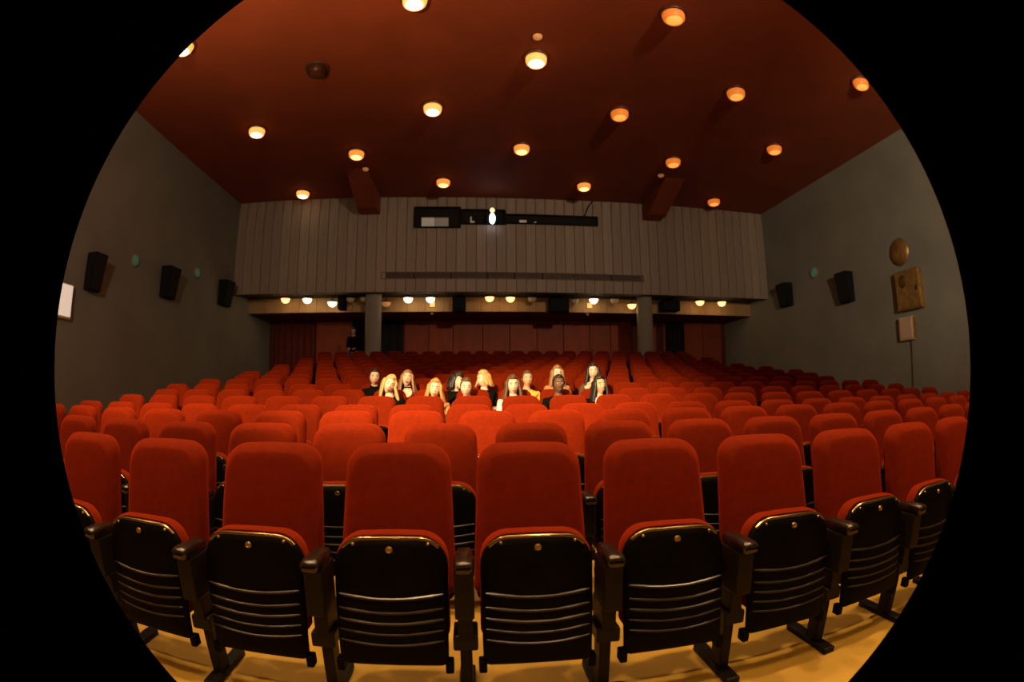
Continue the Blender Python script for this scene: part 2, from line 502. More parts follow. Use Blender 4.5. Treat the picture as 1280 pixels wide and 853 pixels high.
# little sensors / spots near the downlights
SM = smooth_by_angle(G().revolve([(.0, -.06), (.05, -.055), (.08, -.03), (.085, 0)], 18).mesh('ceiling_sensor', M_BULBS['dim']))
SMB = smooth_by_angle(G().revolve([(.085, 0), (.11, -.008), (.11, 0)], 18).mesh('sensor_rim', M_TRIM))
for x, y, lab in ((-2.909, 12.44, 'small dim orange ceiling spot in front of the left ceiling beam'), (5.232, 12.28, 'small dim orange ceiling spot in front of the right ceiling beam'), (1.054, 7.04, 'small dim orange ceiling spot beside a bright downlight at top centre')):
    o = tag(link('ceiling_spot', SMB, None, (x, y, ZC)), lab, 'ceiling light', 'small ceiling spots')
    link('bulb', SM, o)

# lamps under the bulkhead soffit
SL_CAP = smooth_by_angle(G().revolve([(.0, .07), (.05, .07), (.05, .03), (.14, .01), (.155, -.02), (.145, -.02)], 20).mesh('soffit_lamp_cap', M_TRIM))
SL_B = {k: smooth_by_angle(G().revolve([(.0, -.16), (.06, -.15), (.115, -.11), (.145, -.02)], 20).mesh('soffit_lamp_bulb', M_BULBS[k])) for k in M_BULBS}
M_BULBS['pale'] = mat('pale_lamp_glass', (0.75, 0.6, 0.42), 0.35)
SL_B['pale'] = smooth_by_angle(G().revolve([(.0, -.16), (.06, -.15), (.115, -.11), (.145, -.02)], 20).mesh('soffit_lamp_bulb', M_BULBS['pale']))
lamps = [(-6.0, 4.22, 'warm'), (-5.27, 4.17, 'white'), (-4.446, 4.05, 'white'), (-3.86, 4.17, 'pale'), (-3.43, 4.19, 'pale'), (-2.72, 4.03, 'dim'), (-2.02, 4.16, 'white'), (-1.318, 4.16, 'white'),
         (.549, 4.19, 'warm'), (1.21, 4.18, 'warm'), (1.90, 4.18, 'pale'), (3.277, 4.14, 'pale'), (3.912, 4.17, 'white'), (4.61, 4.18, 'pale'), (5.20, 4.02, 'warm'), (7.642, 4.20, 'warm'), (8.469, 4.22, 'warm')]
for i, (x, z, k) in enumerate(lamps):
    z = min(z, 4.19)
    r = tag(link('soffit_lamp', SL_CAP, None, (x, 15.2, z)), '%s lamp under the rear soffit, %s of seventeen from the left' % ({'white': 'glaring white', 'warm': 'warm yellow', 'dim': 'dim orange', 'pale': 'unlit pale'}[k], ord_(i+1)), 'lamp', 'lamps under the rear soffit')
    link('bulb', SL_B[k], r)
    link('stem', G().cyl(0, 0, .06, ZS+.06-z, .015, n=8).mesh('lamp_stem', M_TRIM), r)
    if k in ('white', 'warm'):
        lamp('soffit_lamp_light', 'POINT', (x, 15.2, z-.24), 2.6 if k == 'white' else 2.1, WARM, radius=.08)
for x, lab in ((-1.286, 'left'), (3.873, 'right')):
    o = tag(link('wall_lamp', G().box(-.085, .085, -.05, 0, -.085, .085, b=.012).mesh('wall_lamp', mat('orange_lamp_'+lab, (.8, .5, .2), .4, emit=(1, .42, .10), strength=.75)), None, (x, 15.64, 4.02)), 'small square orange lit lamp on the tan frieze, the %s of two' % lab, 'lamp', 'square lamps on the frieze')
    link('frame', G().box(-.10, .10, -.02, .0, .085, .10).box(-.10, .10, -.02, 0, -.10, -.085).box(-.10, -.085, -.02, 0, -.085, .085).box(.085, .10, -.02, 0, -.085, .085).mesh('lamp_frame', M_TRIM), o)
    o = tag(link('door_lamp', smooth_by_angle(G().revolve([(.0, -.07), (.04, -.06), (.06, -.03), (.06, 0)], 14).mesh('door_lamp', M_BULBS['pale'])), None, (x-.03, 15.85, ZS2)), 'tiny white lamp on the rear soffit edge, the %s of two' % lab, 'lamp', 'tiny white lamps at the rear')

# black boxes hung under the soffit
for x0, x1, z0, lab in ((-4.26, -4.04, 3.80, 'leftmost black box speaker hung under the soffit, between lamps and left pillar'), (-.62, -.2, 3.72, 'black box speaker hung under the soffit, above the middle rear panels'), (2.46, 3.09, 3.72, 'wide black box speaker hung under the soffit, right of the middle'), (6.25, 6.88, 3.82, 'rightmost black box speaker hung under the soffit, beside the right pillar')):
    o = tag(link('hanging_speaker', G().box(x0, x1, 15.12, 15.5, z0, ZS-.02, b=.02).mesh('hanging_speaker', M_BOX)), lab, 'speaker', 'black speakers under the soffit')
    link('grille', G().box(x0+.03, x1-.03, 15.10, 15.125, z0+.03, ZS-.05, b=.006).mesh('speaker_grille', M_GRILLE), o)
    link('bracket', G().box((x0+x1)/2-.12, (x0+x1)/2+.12, 15.28, 15.34, ZS-.03, ZS+.06).mesh('speaker_bracket', M_STEEL), o)


def wall_speaker(side, y, z0, z1, w, label):
    s = 1 if side == 'left' else -1
    xw = XL if side == 'left' else XR
    r = tag(link('wall_speaker', None, None, (xw, y, (z0+z1)/2), (0, 0, 0 if s > 0 else math.pi)), label, 'speaker', 'black surround speakers on the side walls')
    h = (z1-z0)/2
    # cabinet tilted towards the audience: deeper at the top
    v = [(.03, -w/2, -h), (.03, w/2, -h), (.03, -w/2, h), (.03, w/2, h), (.17, -w/2*.85, -h), (.17, w/2*.85, -h), (.30, -w/2*.85, h), (.30, w/2*.85, h)]
    f = [(0, 2, 3, 1), (4, 5, 7, 6), (0, 1, 5, 4), (2, 6, 7, 3), (0, 4, 6, 2), (1, 3, 7, 5)]
    link('cabinet', new_mesh('speaker_cabinet', v, f, M_BOX), r)
    v2 = []
    for d in (.002, .016):
        v2 += [(.18+d, -w*.37, -h*.92), (.18+d, w*.37, -h*.92), (.296+d, -w*.37, h*.92), (.296+d, w*.37, h*.92)]
    link('grille', new_mesh('speaker_grille', v2, [(0, 2, 3, 1), (4, 5, 7, 6), (0, 1, 5, 4), (2, 6, 7, 3), (0, 4, 6, 2), (1, 3, 7, 5)], M_GRILLE), r)
    link('mount', G().box(0, .05, -.06, .06, -.08, .08).mesh('speaker_mount', M_STEEL), r)


wall_speaker('left', 7.70, 3.07, 3.79, .50, 'black speaker on the left wall, nearest the camera of its three')
wall_speaker('left', 10.72, 3.42, 4.17, .58, 'black speaker on the left wall, middle one between two green lamps')
wall_speaker('left', 13.80, 3.74, 4.48, .62, 'black speaker on the left wall, in the corner by the back wall')
wall_speaker('right', 10.50, 3.42, 4.22, .55, 'black speaker on the right wall, between green lamp and gold bell')
wall_speaker('right', 13.35, 3.76, 4.48, .60, 'black speaker on the right wall, nearest the back corner')


def pilot(side, y, z, r, label):
    s = 1 if side == 'left' else -1
    xw = XL if side == 'left' else XR
    o = tag(link('emergency_lamp', smooth_by_angle(G().revolve([(0, 0), (r, 0), (r, .03*s), (r*.8, .045*s)], 24, 0, 'X').mesh('lamp_base', M_PALE if 0 else M_WALL)), None, (xw, y, z)), label, 'lamp', 'round green lamps on the side walls')
    link('glass', smooth_by_angle(G().revolve([(r*.82, .03*s), (r*.8, .05*s), (r*.5, .075*s), (0, .085*s)], 24, 0, 'X').mesh('lamp_glass', M_GREEN)), o)


pilot('left', 9.27, 4.03, .15, 'round green lamp on the left wall between the first two speakers')
pilot('left', 12.19, 4.38, .15, 'round green lamp on the left wall near the back corner speaker')
pilot('right', 11.93, 4.55, .17, 'round green lamp on the right wall between the two speakers')

# lit white box with a blue pilot lamp on the left wall
lb = tag(link('light_box', None, None, (XL, 6.72, 2.77)), 'lit whitish box with a blue pilot light on the left wall edge', 'light box')
link('housing', G().box(0, .10, -.33, .33, -.33, .30, b=.01).mesh('lightbox_housing', M_PALE), lb)
link('diffuser', G().box(.09, .115, -.31, .31, -.29, .28, b=.008).mesh('lightbox_diffuser', M_LIGHTBOX), lb)
link('pilot_light', smooth_by_angle(G().revolve([(0, .06), (.05, .05), (.07, .02), (.07, 0)], 14, 0, 'X').mesh('blue_pilot', M_BLUE)), lb, (.10, -.36, -.26))

# right wall fittings
bl = tag(link('alarm_bell', None, None, (XR, 8.28, 4.31)), 'round dull gold bell on the right wall, above the gold cabinet', 'bell')
link('gong', smooth_by_angle(G().revolve([(0, -.16), (.10, -.155), (.24, -.12), (.32, -.07), (.33, -.055), (.28, -.06)], 32, 0, 'X').mesh('bell_gong', M_GOLD)), bl)
link('base', smooth_by_angle(G().revolve([(0, -.08), (.12, -.08), (.14, 0)], 20, 0, 'X').mesh('bell_base', M_BOX)), bl)
link('hub', smooth_by_angle(G().revolve([(0, -.185), (.03, -.18), (.035, -.15)], 14, 0, 'X').mesh('bell_hub', M_BRASS)), bl)
cbn = tag(link('wall_cabinet', G().box(-.16, 0, -.44, .44, -.46, .46, b=.02).mesh('wall_cabinet', M_GOLD), None, (XR, 8.08, 3.36)), 'dull gold metal cabinet on the right wall between bell and switch box', 'cabinet')
link('door', G().box(-.175, -.155, -.41, .41, -.43, .43, b=.008).mesh('cabinet_door', M_GOLD), cbn)
link('dial', smooth_by_angle(G().revolve([(0, -.20), (.12, -.195), (.15, -.175), (.15, -.165)], 24, 0, 'X').mesh('cabinet_dial', M_BRASS)), cbn, (0, .16, .20))
link('lock', G().box(-.19, -.17, -.33, -.29, -.06, .04).mesh('cabinet_lock', M_STEEL), cbn)
sb = tag(link('switch_box', G().box(-.13, 0, -.26, .26, -.27, .27, b=.02).mesh('switch_box', M_PALE), None, (XR, 8.30, 2.485)), 'small square pale switch box on the right wall under the gold cabinet', 'box')
link('cover', G().box(-.145, -.12, -.22, .22, -.23, .23, b=.008).mesh('switch_cover', M_PALE), sb)
link('side_strip', G().box(-.125, -.02, -.275, -.255, -.25, .25).mesh('switch_side', M_GOLD), sb)
cd = tag(link('conduit', G().tube([(XR-.03, 8.2, 2.22), (XR-.03, 8.2, 1.2), (XR-.03, 8.2, FLZ[7]+.0)], .022, 8).mesh('conduit', M_VENT)), 'thin brown conduit running down the right wall from the switch box', 'pipe')

# ------------------------------------------------------------------ cinema seats
LEAN = math.tan(math.radians(11))


def outline(hw0, hw1, z0, z1, rt_, rb, crown=0.0, n=6):
    """front-view outline, half width hw0 at the bottom and hw1 at the top, rounded corners"""
    pts = []
    for cx, cz, r, a0 in ((hw0-rb, z0+rb, rb, -90), (hw1-rt_, z1-rt_, rt_, 0), (-hw1+rt_, z1-rt_, rt_, 90), (-hw0+rb, z0+rb, rb, 180)):
        for k in range(n+1):
            a = math.radians(a0+90*k/n)
            pts.append([cx+r*math.cos(a), cz+r*math.sin(a)])
        if a0 == 0 and crown:
            for t in (.33, 0, -.33):
                pts.append([t*(hw1-rt_)*2*.5, z1])
    for p in pts:
        if p[1] > z1-rt_*1.05:
            p[1] += crown*(1-(p[0]/hw1)**2)
    return pts


def slab(o, layers, shear0, shear, bulge=0.0):
    """rings from the outline o: layers of (inset, y)"""
    xs = [p[0] for p in o]; zs = [p[1] for p in o]
    cx, cz = (min(xs)+max(xs))/2, (min(zs)+max(zs))/2
    hw, hh = (max(xs)-min(xs))/2, (max(zs)-min(zs))/2
    rings = []
    for ins, y in layers:
        ring = []
        for x, z in o:
            X = cx+(x-cx)*(1-ins/hw); Z = cz+(z-cz)*(1-ins/hh)
            b = bulge*(1-((X-cx)/hw)**2) if y < 0 else 0
            ring.append((X, y-b+(Z-shear0)*shear, Z))
        rings.append(ring)
    return rings


# upholstered back
o_back = outline(.226, .208, .40, .972, .088, .03, .010)
ME_BACK = smooth_by_angle(G().loft(slab(o_back, [(.03, .045), (.006, .04), (0, .02), (0, .004), (.003, -.010), (.010, -.024), (.020, -.037), (.031, -.047), (.037, -.0495), (.06, -.052), (.13, -.054)], .40, LEAN, .006)).mesh('seat_backrest', M_FABRIC), 50)
o_sh = outline(.215, .195, .36, .90, .08, .03)
ME_SHELL = smooth_by_angle(G().loft(slab(o_sh, [(.02, .065), (.004, .06), (0, .05), (0, .038)], .40, LEAN)).mesh('seat_back_shell', M_SHELL), 50)
# tipped-up seat: cushion behind, black pan in front
o_cu = outline(.205, .203, .30, .676, .095, .03, .008)
ME_CUSH = smooth_by_angle(G().loft(slab(o_cu, [(.03, -.055), (.008, -.062), (0, -.08), (0, -.115), (.006, -.125)], .66, .12)).mesh('seat_cushion', M_FABRIC), 50)
o_pan = outline(.198, .203, .20, .668, .10, .025, .008)
ME_PAN = smooth_by_angle(G().loft(slab(o_pan, [(.004, -.115), (0, -.122), (0, -.135), (.008, -.145), (.03, -.150), (.08, -.153), (.14, -.155)], .66, .12, .020)).mesh('seat_pan', M_SHELL), 50)


def pan_y(x, z):
    return -.150-.020*(1-(x/.2)**2)+(z-.66)*.12


top = [p for p in o_pan if p[1] > .635]
top.sort(key=lambda p: math.atan2(p[1]-.56, p[0]))
ME_RIM = smooth_by_angle(G().tube([(p[0]*.985, -.141+(p[1]-.66)*.12-.018*(1-(p[0]/.205)**2), (p[1]-.44)*.985+.44) for p in top], .0075, 8).mesh('pan_rim', M_RIM))
ME_SLATS = []
for z, rr in ((.475, .0065), (.425, .006), (.385, .0065), (.345, .005), (.305, .005)):
    pts = [(.185*t, pan_y(.185*t, z)-.004, z-.013*(1-t*t)) for t in [-1+.2*k for k in range(11)]]
    ME_SLATS.append(smooth_by_angle(G().tube(pts, [rr*.5]+[rr]*9+[rr*.5], 6).mesh('pan_slat', M_SLAT)))
g = G(); g.revolve([(0, -.006), (.012, -.006), (.0135, -.003), (.0135, 0)], 16, 0, 'Y'); g.revolve([(.006, -.006), (.007, -.0075), (.009, -.0075), (.0095, -.006)], 14, 0, 'Y')
ME_PLATE = smooth_by_angle(g.mesh('number_plate', M_BRASS))
ME_BOLT = smooth_by_angle(G().revolve([(0, -.007), (.004, -.006), (.0065, -.002), (.0065, 0)], 10, 0, 'Y').mesh('pan_bolt', M_BRASS))
ME_FOOTCAP = G().box(-.015, .015, -.20, -.15, .165, .215, b=.006).mesh('pan_foot', M_SHELL)
# armrest with pedestal, on the left side of the seat
HX = PITCH_X/2
g = G()
rings = []
for y, hw, zt, zb in ((-.272, .022, .608, .592), (-.267, .031, .617, .580), (-.25, .034, .622, .572), (-.16, .033, .623, .572), (-.09, .028, .618, .575), (-.07, .018, .606, .585)):
    r = .012
    rings.append([(sx*hw*c, y, z) for sx, z, c in ((-1, zb+r, 1), (-1, zt-r, 1), (-1, zt, .7), (1, zt, .7), (1, zt-r, 1), (1, zb+r, 1), (1, zb, .75), (-1, zb, .75))])
ME_ARM = smooth_by_angle(g.loft(rings).mesh('armrest', M_ARM), 60)
g = G()
g.box(-.034, .034, -.235, -.08, .40, .578, b=.008)
g.box(-.026, .026, -.19, -.04, .30, .405, b=.005)
g.box(-.045, .045, -.19, -.06, .255, .315, b=.008)
g.box(-.022, .022, -.15, -.06, .02, .26, b=.005)
ME_PED = g.mesh('pedestal', M_STEEL)
ME_FOOT = G().box(-.032, .032, -.25, .10, 0, .03, b=.006).mesh('pedestal_foot', M_STEEL)
# lowered seat for the people
ME_CUSH_D = smooth_by_angle(G().box(-.2, .2, -.46, -.03, .37, .46, b=.03).mesh('seat_cushion_down', M_FABRIC), 50)
ME_PAN_D = smooth_by_angle(G().box(-.19, .19, -.45, -.04, .335, .372, b=.012).mesh('seat_pan_down', M_SHELL), 50)


def seat(x, row, label, detail, down=False, last=False):
    r = tag(link('cinema_chair', None, None, (x, ROWY[row]-.12, FLZ[row])), label, 'chair', 'red tip-up cinema chairs')
    link('backrest', ME_BACK, r)
    if detail >= 1:
        link('back_shell', ME_SHELL, r)
    if down:
        link('seat_cushion', ME_CUSH_D, r); link('seat_pan', ME_PAN_D, r)
    else:
        if detail >= 1:
            link('seat_cushion', ME_CUSH, r)
        pan = link('seat_pan', ME_PAN, r)
        if detail >= 2:
            link('rim', ME_RIM, pan)
            for s in ME_SLATS:
                link('slat', s, pan)
            link('foot_cap', ME_FOOTCAP, pan, (-.2, 0, 0)); link('foot_cap', ME_FOOTCAP, pan, (.2, 0, 0))
        if detail >= 3:
            link('number_plate', ME_PLATE, pan, (0, pan_y(0, .635)+.004, .635))
            for bx in (-.13, .135):
                link('bolt', ME_BOLT, pan, (bx, pan_y(bx, .655)+.004, .653))
    for sx in ((-1, 1) if last else (-1,)):
        link('armrest', ME_ARM, r, (sx*HX, 0, 0))
        p = link('pedestal', ME_PED, r, (sx*HX, 0, 0))
        if detail >= 1:
            link('foot', ME_FOOT, p)
    return r


X0 = [.2238, .3363, .1087, -.0275, .0069, .01, .18, .30, .03, .29, .05, .28, .03, .29, .03, .29]
LIM = [(-2.5, 3.2), (-3.3, 4.6), (-4.45, 6.2)]+[(-4.5, 7.05)]*8+[(-4.5, 6.6)]*5
SIT = {5: [], 6: []}
people_spots = {}


def row_seats(n):
    lo, hi = LIM[n]
    i0 = math.ceil((lo-X0[n])/PITCH_X); i1 = math.floor((hi-X0[n])/PITCH_X)
    return [X0[n]+i*PITCH_X for i in range(i0, i1+1)]


ROWNAME = ['the front row', 'the second row']+['the %s row' % ord_(k) for k in range(3, 16)]+['the very last row']
TAKEN = {5: [-1.04, -.47, -.05, .51, 1.09, 1.63], 6: [-1.40, -.93, -.24, .17, .79, 1.22, 1.76]}
for n in range(16):
    xs = row_seats(n)
    det = 3 if n < 2 else (2 if n < 4 else (1 if n < 9 else 0))
    taken = set()
    for tx in TAKEN.get(n, []):
        taken.add(min(range(len(xs)), key=lambda i: abs(xs[i]-tx)))
    for i, x in enumerate(xs):
        side = '%s from the left in %s' % (ord_(i+1), ROWNAME[n])
        lab = 'red cinema chair, %s' % side
        if i in taken:
            lab = 'occupied '+lab
        seat(x, n, lab, det, i in taken, i == len(xs)-1)


# ------------------------------------------------------------------ people
M_SKIN = {k: mat('skin_'+k, c, 0.55, var=0.06, scale=30, spec=0.35) for k, c in {'fair': (0.74, 0.48, 0.34), 'mid': (0.56, 0.33, 0.21), 'dark': (0.13, 0.062, 0.035)}.items()}
M_HAIR = {k: mat('hair_'+k, c, 0.5, var=0.3, scale=40, stretch=(1, 1, .15)) for k, c in {'black': (0.010, 0.008, 0.007), 'brown': (0.085, 0.04, 0.016), 'darkblonde': (0.24, 0.125, 0.045), 'blonde': (0.55, 0.31, 0.11), 'ginger': (0.46, 0.20, 0.06)}.items()}
M_CLOTH = {k: mat('cloth_'+k, c, 0.9, var=0.15, scale=20, bump=0.2, bscale=120, spec=0.05 if k == 'black' else 0.3) for k, c in {'black': (0.004, 0.0036, 0.0035), 'maroon': (0.10, 0.012, 0.012), 'white': (0.62, 0.54, 0.52), 'mustard': (0.75, 0.45, 0.08), 'tan': (0.36, 0.19, 0.07), 'brown': (0.09, 0.05, 0.03), 'blue': (0.30, 0.50, 0.62), 'jeans': (0.03, 0.04, 0.06)}.items()}
M_EYE = mat('eye_white', (0.75, 0.70, 0.66), 0.3)
M_IRIS = mat('iris', (0.03, 0.02, 0.012), 0.2)
M_LIP = mat('lips', (0.40, 0.11, 0.08), 0.45)
M_LIPD = mat('lips_deep', (0.16, 0.05, 0.035), 0.45)


def evaluated(me, mods):
    o = bpy.data.objects.new('tmp', me)
    COL.objects.link(o)
    for kind, kw in mods:
        md = o.modifiers.new(kind, kind)
        for k, w in kw.items():
            setattr(md, k, w)
    dg = bpy.context.evaluated_depsgraph_get()
    out = bpy.data.meshes.new_from_object(o.evaluated_get(dg))
    bpy.data.objects.remove(o)
    return out


def gauss(dx, dz, s):
    return math.exp(-(dx*dx+dz*dz)/(2*s*s))


def face_push(x, z):
    """forward displacement of the face (towards -Y), head centre at 0"""
    p = .024*gauss(x, (z+.022)*.8, .012)+.012*gauss(x, z-.005, .009)
    for sx in (-1, 1):
        p -= .011*gauss(x-sx*.031, z-.014, .013)
        p += .004*gauss(x-sx*.040, z+.022, .018)
        p += .005*gauss((x-sx*.03)*.6, z-.034, .010)
    p += .007*gauss(x*.6, z+.058, .007)+.006*gauss(x*.6, z+.071, .007)-.004*gauss(x*.5, z+.0645, .003)
    p += .008*gauss(x*.8, z+.095, .014)
    return p


def head_surface(th, ph):
    """point on a head: ph latitude, th longitude (front is -Y)"""
    x = math.cos(ph)*math.sin(th); y = -math.cos(ph)*math.cos(th); z = math.sin(ph)
    t = max(0.0, -z)
    X = .074*x*(1-.30*t**1.6); Y = .094*y*(1-.10*t)-.014*t*t; Z = .113*z
    if y < 0:
        Y -= face_push(X, Z)*min(1, -y*1.6)
    if z < -.35 and y > .1:
        Y *= .82
    return Vector((X, Y, Z))


def build_head():
    nu, nv = 48, 36
    rings = []
    for j in range(1, nv):
        ph = -math.pi/2+math.pi*j/nv
        rings.append([head_surface(2*math.pi*i/nu, ph) for i in range(nu)])
    g = G().loft(rings)
    for sx in (-1, 1):     # ears
        g.loft([[(sx*(.070+.012*a), .012+.016*r*math.sin(t)+.010*a, -.004+.030*r*math.cos(t)) for t in [2*math.pi*k/10 for k in range(10)]] for a, r in ((0, .7), (.5, 1), (1, .95), (1.25, .5))])
    return g


HEAD = build_head()


def rot3(yaw, pitch, roll):
    return Matrix.Rotation(math.radians(yaw), 3, 'Z') @ Matrix.Rotation(math.radians(pitch), 3, 'X') @ Matrix.Rotation(math.radians(roll), 3, 'Y')


def hair_cap(g, style, R, C, sc):
    """shell over the skull; the hairline depends on the style"""
    nu, nv = 40, 22
    def line(th):           # lowest latitude covered at longitude th
        a = abs((th+math.pi) % (2*math.pi)-math.pi)     # 0 at the face
        front = .78 if style != 'fringe' else .50
        if a < .95: return front
        if a < 1.45: return front+(-.25-front)*(a-.95)/.5
        return -.25-.45*min(1, (a-1.45)/.8)
    outer, inner = [], []
    for j in range(nv+1):
        ro, ri = [], []
        for i in range(nu):
            th = 2*math.pi*i/nu
            p0 = line(th)
            ph = p0+(math.pi/2-.02-p0)*j/nv
            q = head_surface(th, ph)
            th_ = (.014 if style in ('short', 'buzz') else .020)*(1+.35*math.sin(th*7+j*.9)*.5)
            if j == 0: th_ *= .35
            k = 1+th_/.1
            ro.append(C+R@(q*k+Vector((0, 0, .004)))*sc)
            ri.append(C+R@(q*.97)*sc)
        outer.append(ro); inner.append(ri)
    g.loft([inner[-1][:]]+inner[::-1]+outer, 0, caps=False)
    n = len(outer[-1])
    g.add(outer[-1], [tuple(range(n))])


def locks(g, R, C, sc, length, rng, spread=1.0, skip_front=True):
    """long hair: tapering strands from the crown, past the ears, down to the chest and back"""
    n = 34
    for i in range(n):
        a = math.radians(62+(298-62)*i/(n-1))
        root = head_surface(a, .62)*1.10
        side = head_surface(a, -.05)
        side = Vector((side.x*1.22, side.y*1.10+.006, side.z-.005))
        w = C+R@root*sc; m1 = C+R@side*sc
        out = Vector((math.sin(a)*.03*spread, -math.cos(a)*.025, 0))
        L = length*(.88+.24*rng.random())
        m2 = m1+Vector((out.x+rng.uniform(-.008, .008), out.y+rng.uniform(-.006, .006), -L*.5))
        m3 = m1+Vector((out.x*1.5+rng.uniform(-.02, .02), out.y*.9-.01+rng.uniform(-.012, .012), -L))
        g.tube([w, (w+m1)/2+R@Vector((math.sin(a)*.010, -math.cos(a)*.010, .012))*sc, m1, (m1+m2)/2, m2, m3], [.010, .016, .019, .019, .017, .004], 7, 0, .75)


def person(label, head, hy, sy, fz, skin, hair, style, top_c, rot=(0, 0, 0), standing=False, length=.30, neck='crew', inner=None, seed=1, extra=None, scale=.93, face_x=0.0):
    """head: head centre in the world; sy: y of the seat; fz: floor level"""
    rng = random.Random(seed)
    H = Vector(head)
    R = rot3(*rot)
    s = scale
    V, E, RAD, TAG = [], [], [], []

    def joint(p, r, parent=None, tg='torso'):
        V.append(Vector(p)); RAD.append(r); TAG.append(tg)
        if parent is not None: E.append((parent, len(V)-1))
        return len(V)-1
    if standing:
        P = Vector((H.x+.02, H.y+.06, fz+.93*s/.93))
    else:
        P = Vector((H.x+(sx_of(H.x, sy)-H.x)*.8, sy-.27, fz+.555))
    N = H+Vector((-.2*R.col[2].x*0, .025, -.150*s))
    N = N+Vector(((P.x-H.x)*.15, .01, 0))
    up_ = (N-P)
    j0 = joint(P, .125*s, None, 'torso')
    j1 = joint(P.lerp(N, .38)+Vector((0, .015, 0)), .118*s, j0)
    j2 = joint(P.lerp(N, .72)+Vector((0, .015, 0)), .125*s, j1)
    j3 = joint(P.lerp(N, .93), .07*s, j2)
    j4 = joint(N+Vector((0, -.004, .035)), .052*s, j3, 'neck')
    j5 = joint(H+R@Vector((0, .015, -.055))*s, .050*s, j4, 'head')
    ch = V[j2]
    bent = extra == 'lean'
    for sx in (-1, 1):
        sh = joint(N+Vector((sx*.155*s, .01, -.075*s)), .056*s, j2, 'arm')
        if standing:
            el = joint(V[sh]+Vector((sx*.025, .02, -.27*s)), .044*s, sh, 'arm')
            wr_ = joint(V[el]+Vector((-sx*.09, -.20*s, -.06)), .028*s, el, 'arm')
            hd = Vector((-sx*.25, -.9, -.15)).normalized()
        else:
            el = joint(V[sh]+Vector((sx*.025, -.10, -.25*s)), .044*s, sh, 'arm')
            wr_ = joint(Vector((P.x+sx*.11, P.y-.20, P.z+.105)), .028*s, el, 'arm')
            hd = Vector((-sx*.15, -.95, -.06)).normalized()
        if extra == 'hand_face' and sx == 1:
            V[el] = V[sh]+Vector((.07, -.17, -.17)); V[wr_] = H+Vector((.055, -.125, -.10)); hd = Vector((-.25, .1, 1)).normalized()
        if extra == 'hand_up' and sx == -1:
            V[el] = V[sh]+Vector((-.05, -.16, -.20)); V[wr_] = V[sh]+Vector((.0, -.22, -.06)); hd = Vector((.25, -.35, .85)).normalized()
        side_ = hd.cross(Vector((0, 0, 1)) if abs(hd.z) < .8 else Vector((0, 1, 0))).normalized()
        nrm = side_.cross(hd).normalized()
        pl = joint(V[wr_]+hd*.055*s, .030*s, wr_, 'hand')
        for q, (off, ln) in enumerate(((-.030, .062), (-.011, .074), (.009, .070), (.028, .056))):
            k1 = joint(V[pl]+hd*.030*s+side_*off*s, .0105*s, pl, 'hand')
            k2 = joint(V[k1]+(hd*ln*.55-nrm*.006)*s, .0098*s, k1, 'hand')
            joint(V[k2]+(hd*ln*.5-nrm*.016)*s, .0085*s, k2, 'hand')
        t1 = joint(V[wr_]+hd*.030*s-side_*sx*.036*s, .0125*s, pl, 'hand')
        joint(V[t1]+(hd*.042-side_*sx*.018)*s, .0105*s, t1, 'hand')
        hp = joint(P+Vector((sx*.085*s, -.01, -.02)), .098*s, j0, 'leg')
        if standing:
            kn = joint(Vector((P.x+sx*.10, P.y-.01, fz+.50*s)), .062*s, hp, 'leg')
            an = joint(Vector((P.x+sx*.11, P.y+.02, fz+.065)), .042*s, kn, 'leg')
        else:
            kn = joint(Vector((P.x+sx*.10, P.y-.40*s, fz+.50)), .060*s, hp, 'leg')
            an = joint(Vector((P.x+sx*.10, P.y-.36*s, fz+.065)), .042*s, kn, 'leg')
        ft = joint(V[an]+Vector((sx*.01, -.09, -.035)), .042*s, an, 'shoe')
        joint(V[ft]+Vector((sx*.006, -.075, -.012)), .034*s, ft, 'shoe')
    body = None
    for attempt in range(12):
        me = bpy.data.meshes.new('sk')
        me.from_pydata([tuple(v+Vector([rng.uniform(-.006, .006)*(attempt > 0) for _ in range(3)])) for v in V], E, [])
        me.update()
        o = bpy.data.objects.new('sk', me)
        COL.objects.link(o)
        o.modifiers.new('Skin', 'SKIN')
        if not me.skin_vertices:
            bm = bmesh.new(); bm.from_mesh(me); bm.verts.layers.skin.verify(); bm.to_mesh(me); bm.free()
        lay = me.skin_vertices[0].data
        for i, r in enumerate(RAD):
            lay[i].radius = (r, r)
            lay[i].use_root = (i == 0)
        sb = o.modifiers.new('Sub', 'SUBSURF'); sb.levels = 2; sb.render_levels = 2
        dg = bpy.context.evaluated_depsgraph_get()
        sk = bpy.data.meshes.new_from_object(o.evaluated_get(dg))
        bpy.data.objects.remove(o)
        g = G()
        g.add([v.co for v in sk.vertices], [tuple(p.vertices) for p in sk.polygons])
        g.add([H+R@Vector(v)*s for v in HEAD.v], HEAD.f)
        raw = g.mesh('raw', M_SKIN[skin])
        body = evaluated(raw, [('REMESH', dict(mode='VOXEL', voxel_size=.0085)), ('SMOOTH', dict(factor=.5, iterations=3))])
        bm = bmesh.new(); bm.from_mesh(body)
        todo, isl = set(bm.verts), 0
        while todo:
            st = [todo.pop()]; isl += 1
            while st:
                for e in st.pop().link_edges:
                    for w in e.verts:
                        if w in todo:
                            todo.discard(w); st.append(w)
        vol = bm.calc_volume(); bm.free()
        if isl == 1 and vol > .035:
            break
        print('person retry', label, isl, round(vol, 4))
    body.polygons.foreach_set('use_smooth', [True]*len(body.polygons))
    if not body.materials:
        body.materials.append(M_SKIN[skin])
    bo = tag(link('person', body), label, 'person')
    bo['group'] = 'people at the rear' if standing else 'people sitting together in the middle'
    # ---- clothes: the body surface nearest to torso, arm, leg or shoe bones, pushed out
    import numpy as np
    nvtx = len(body.vertices)
    co = np.empty(nvtx*3); body.vertices.foreach_get('co', co); co = co.reshape(-1, 3)
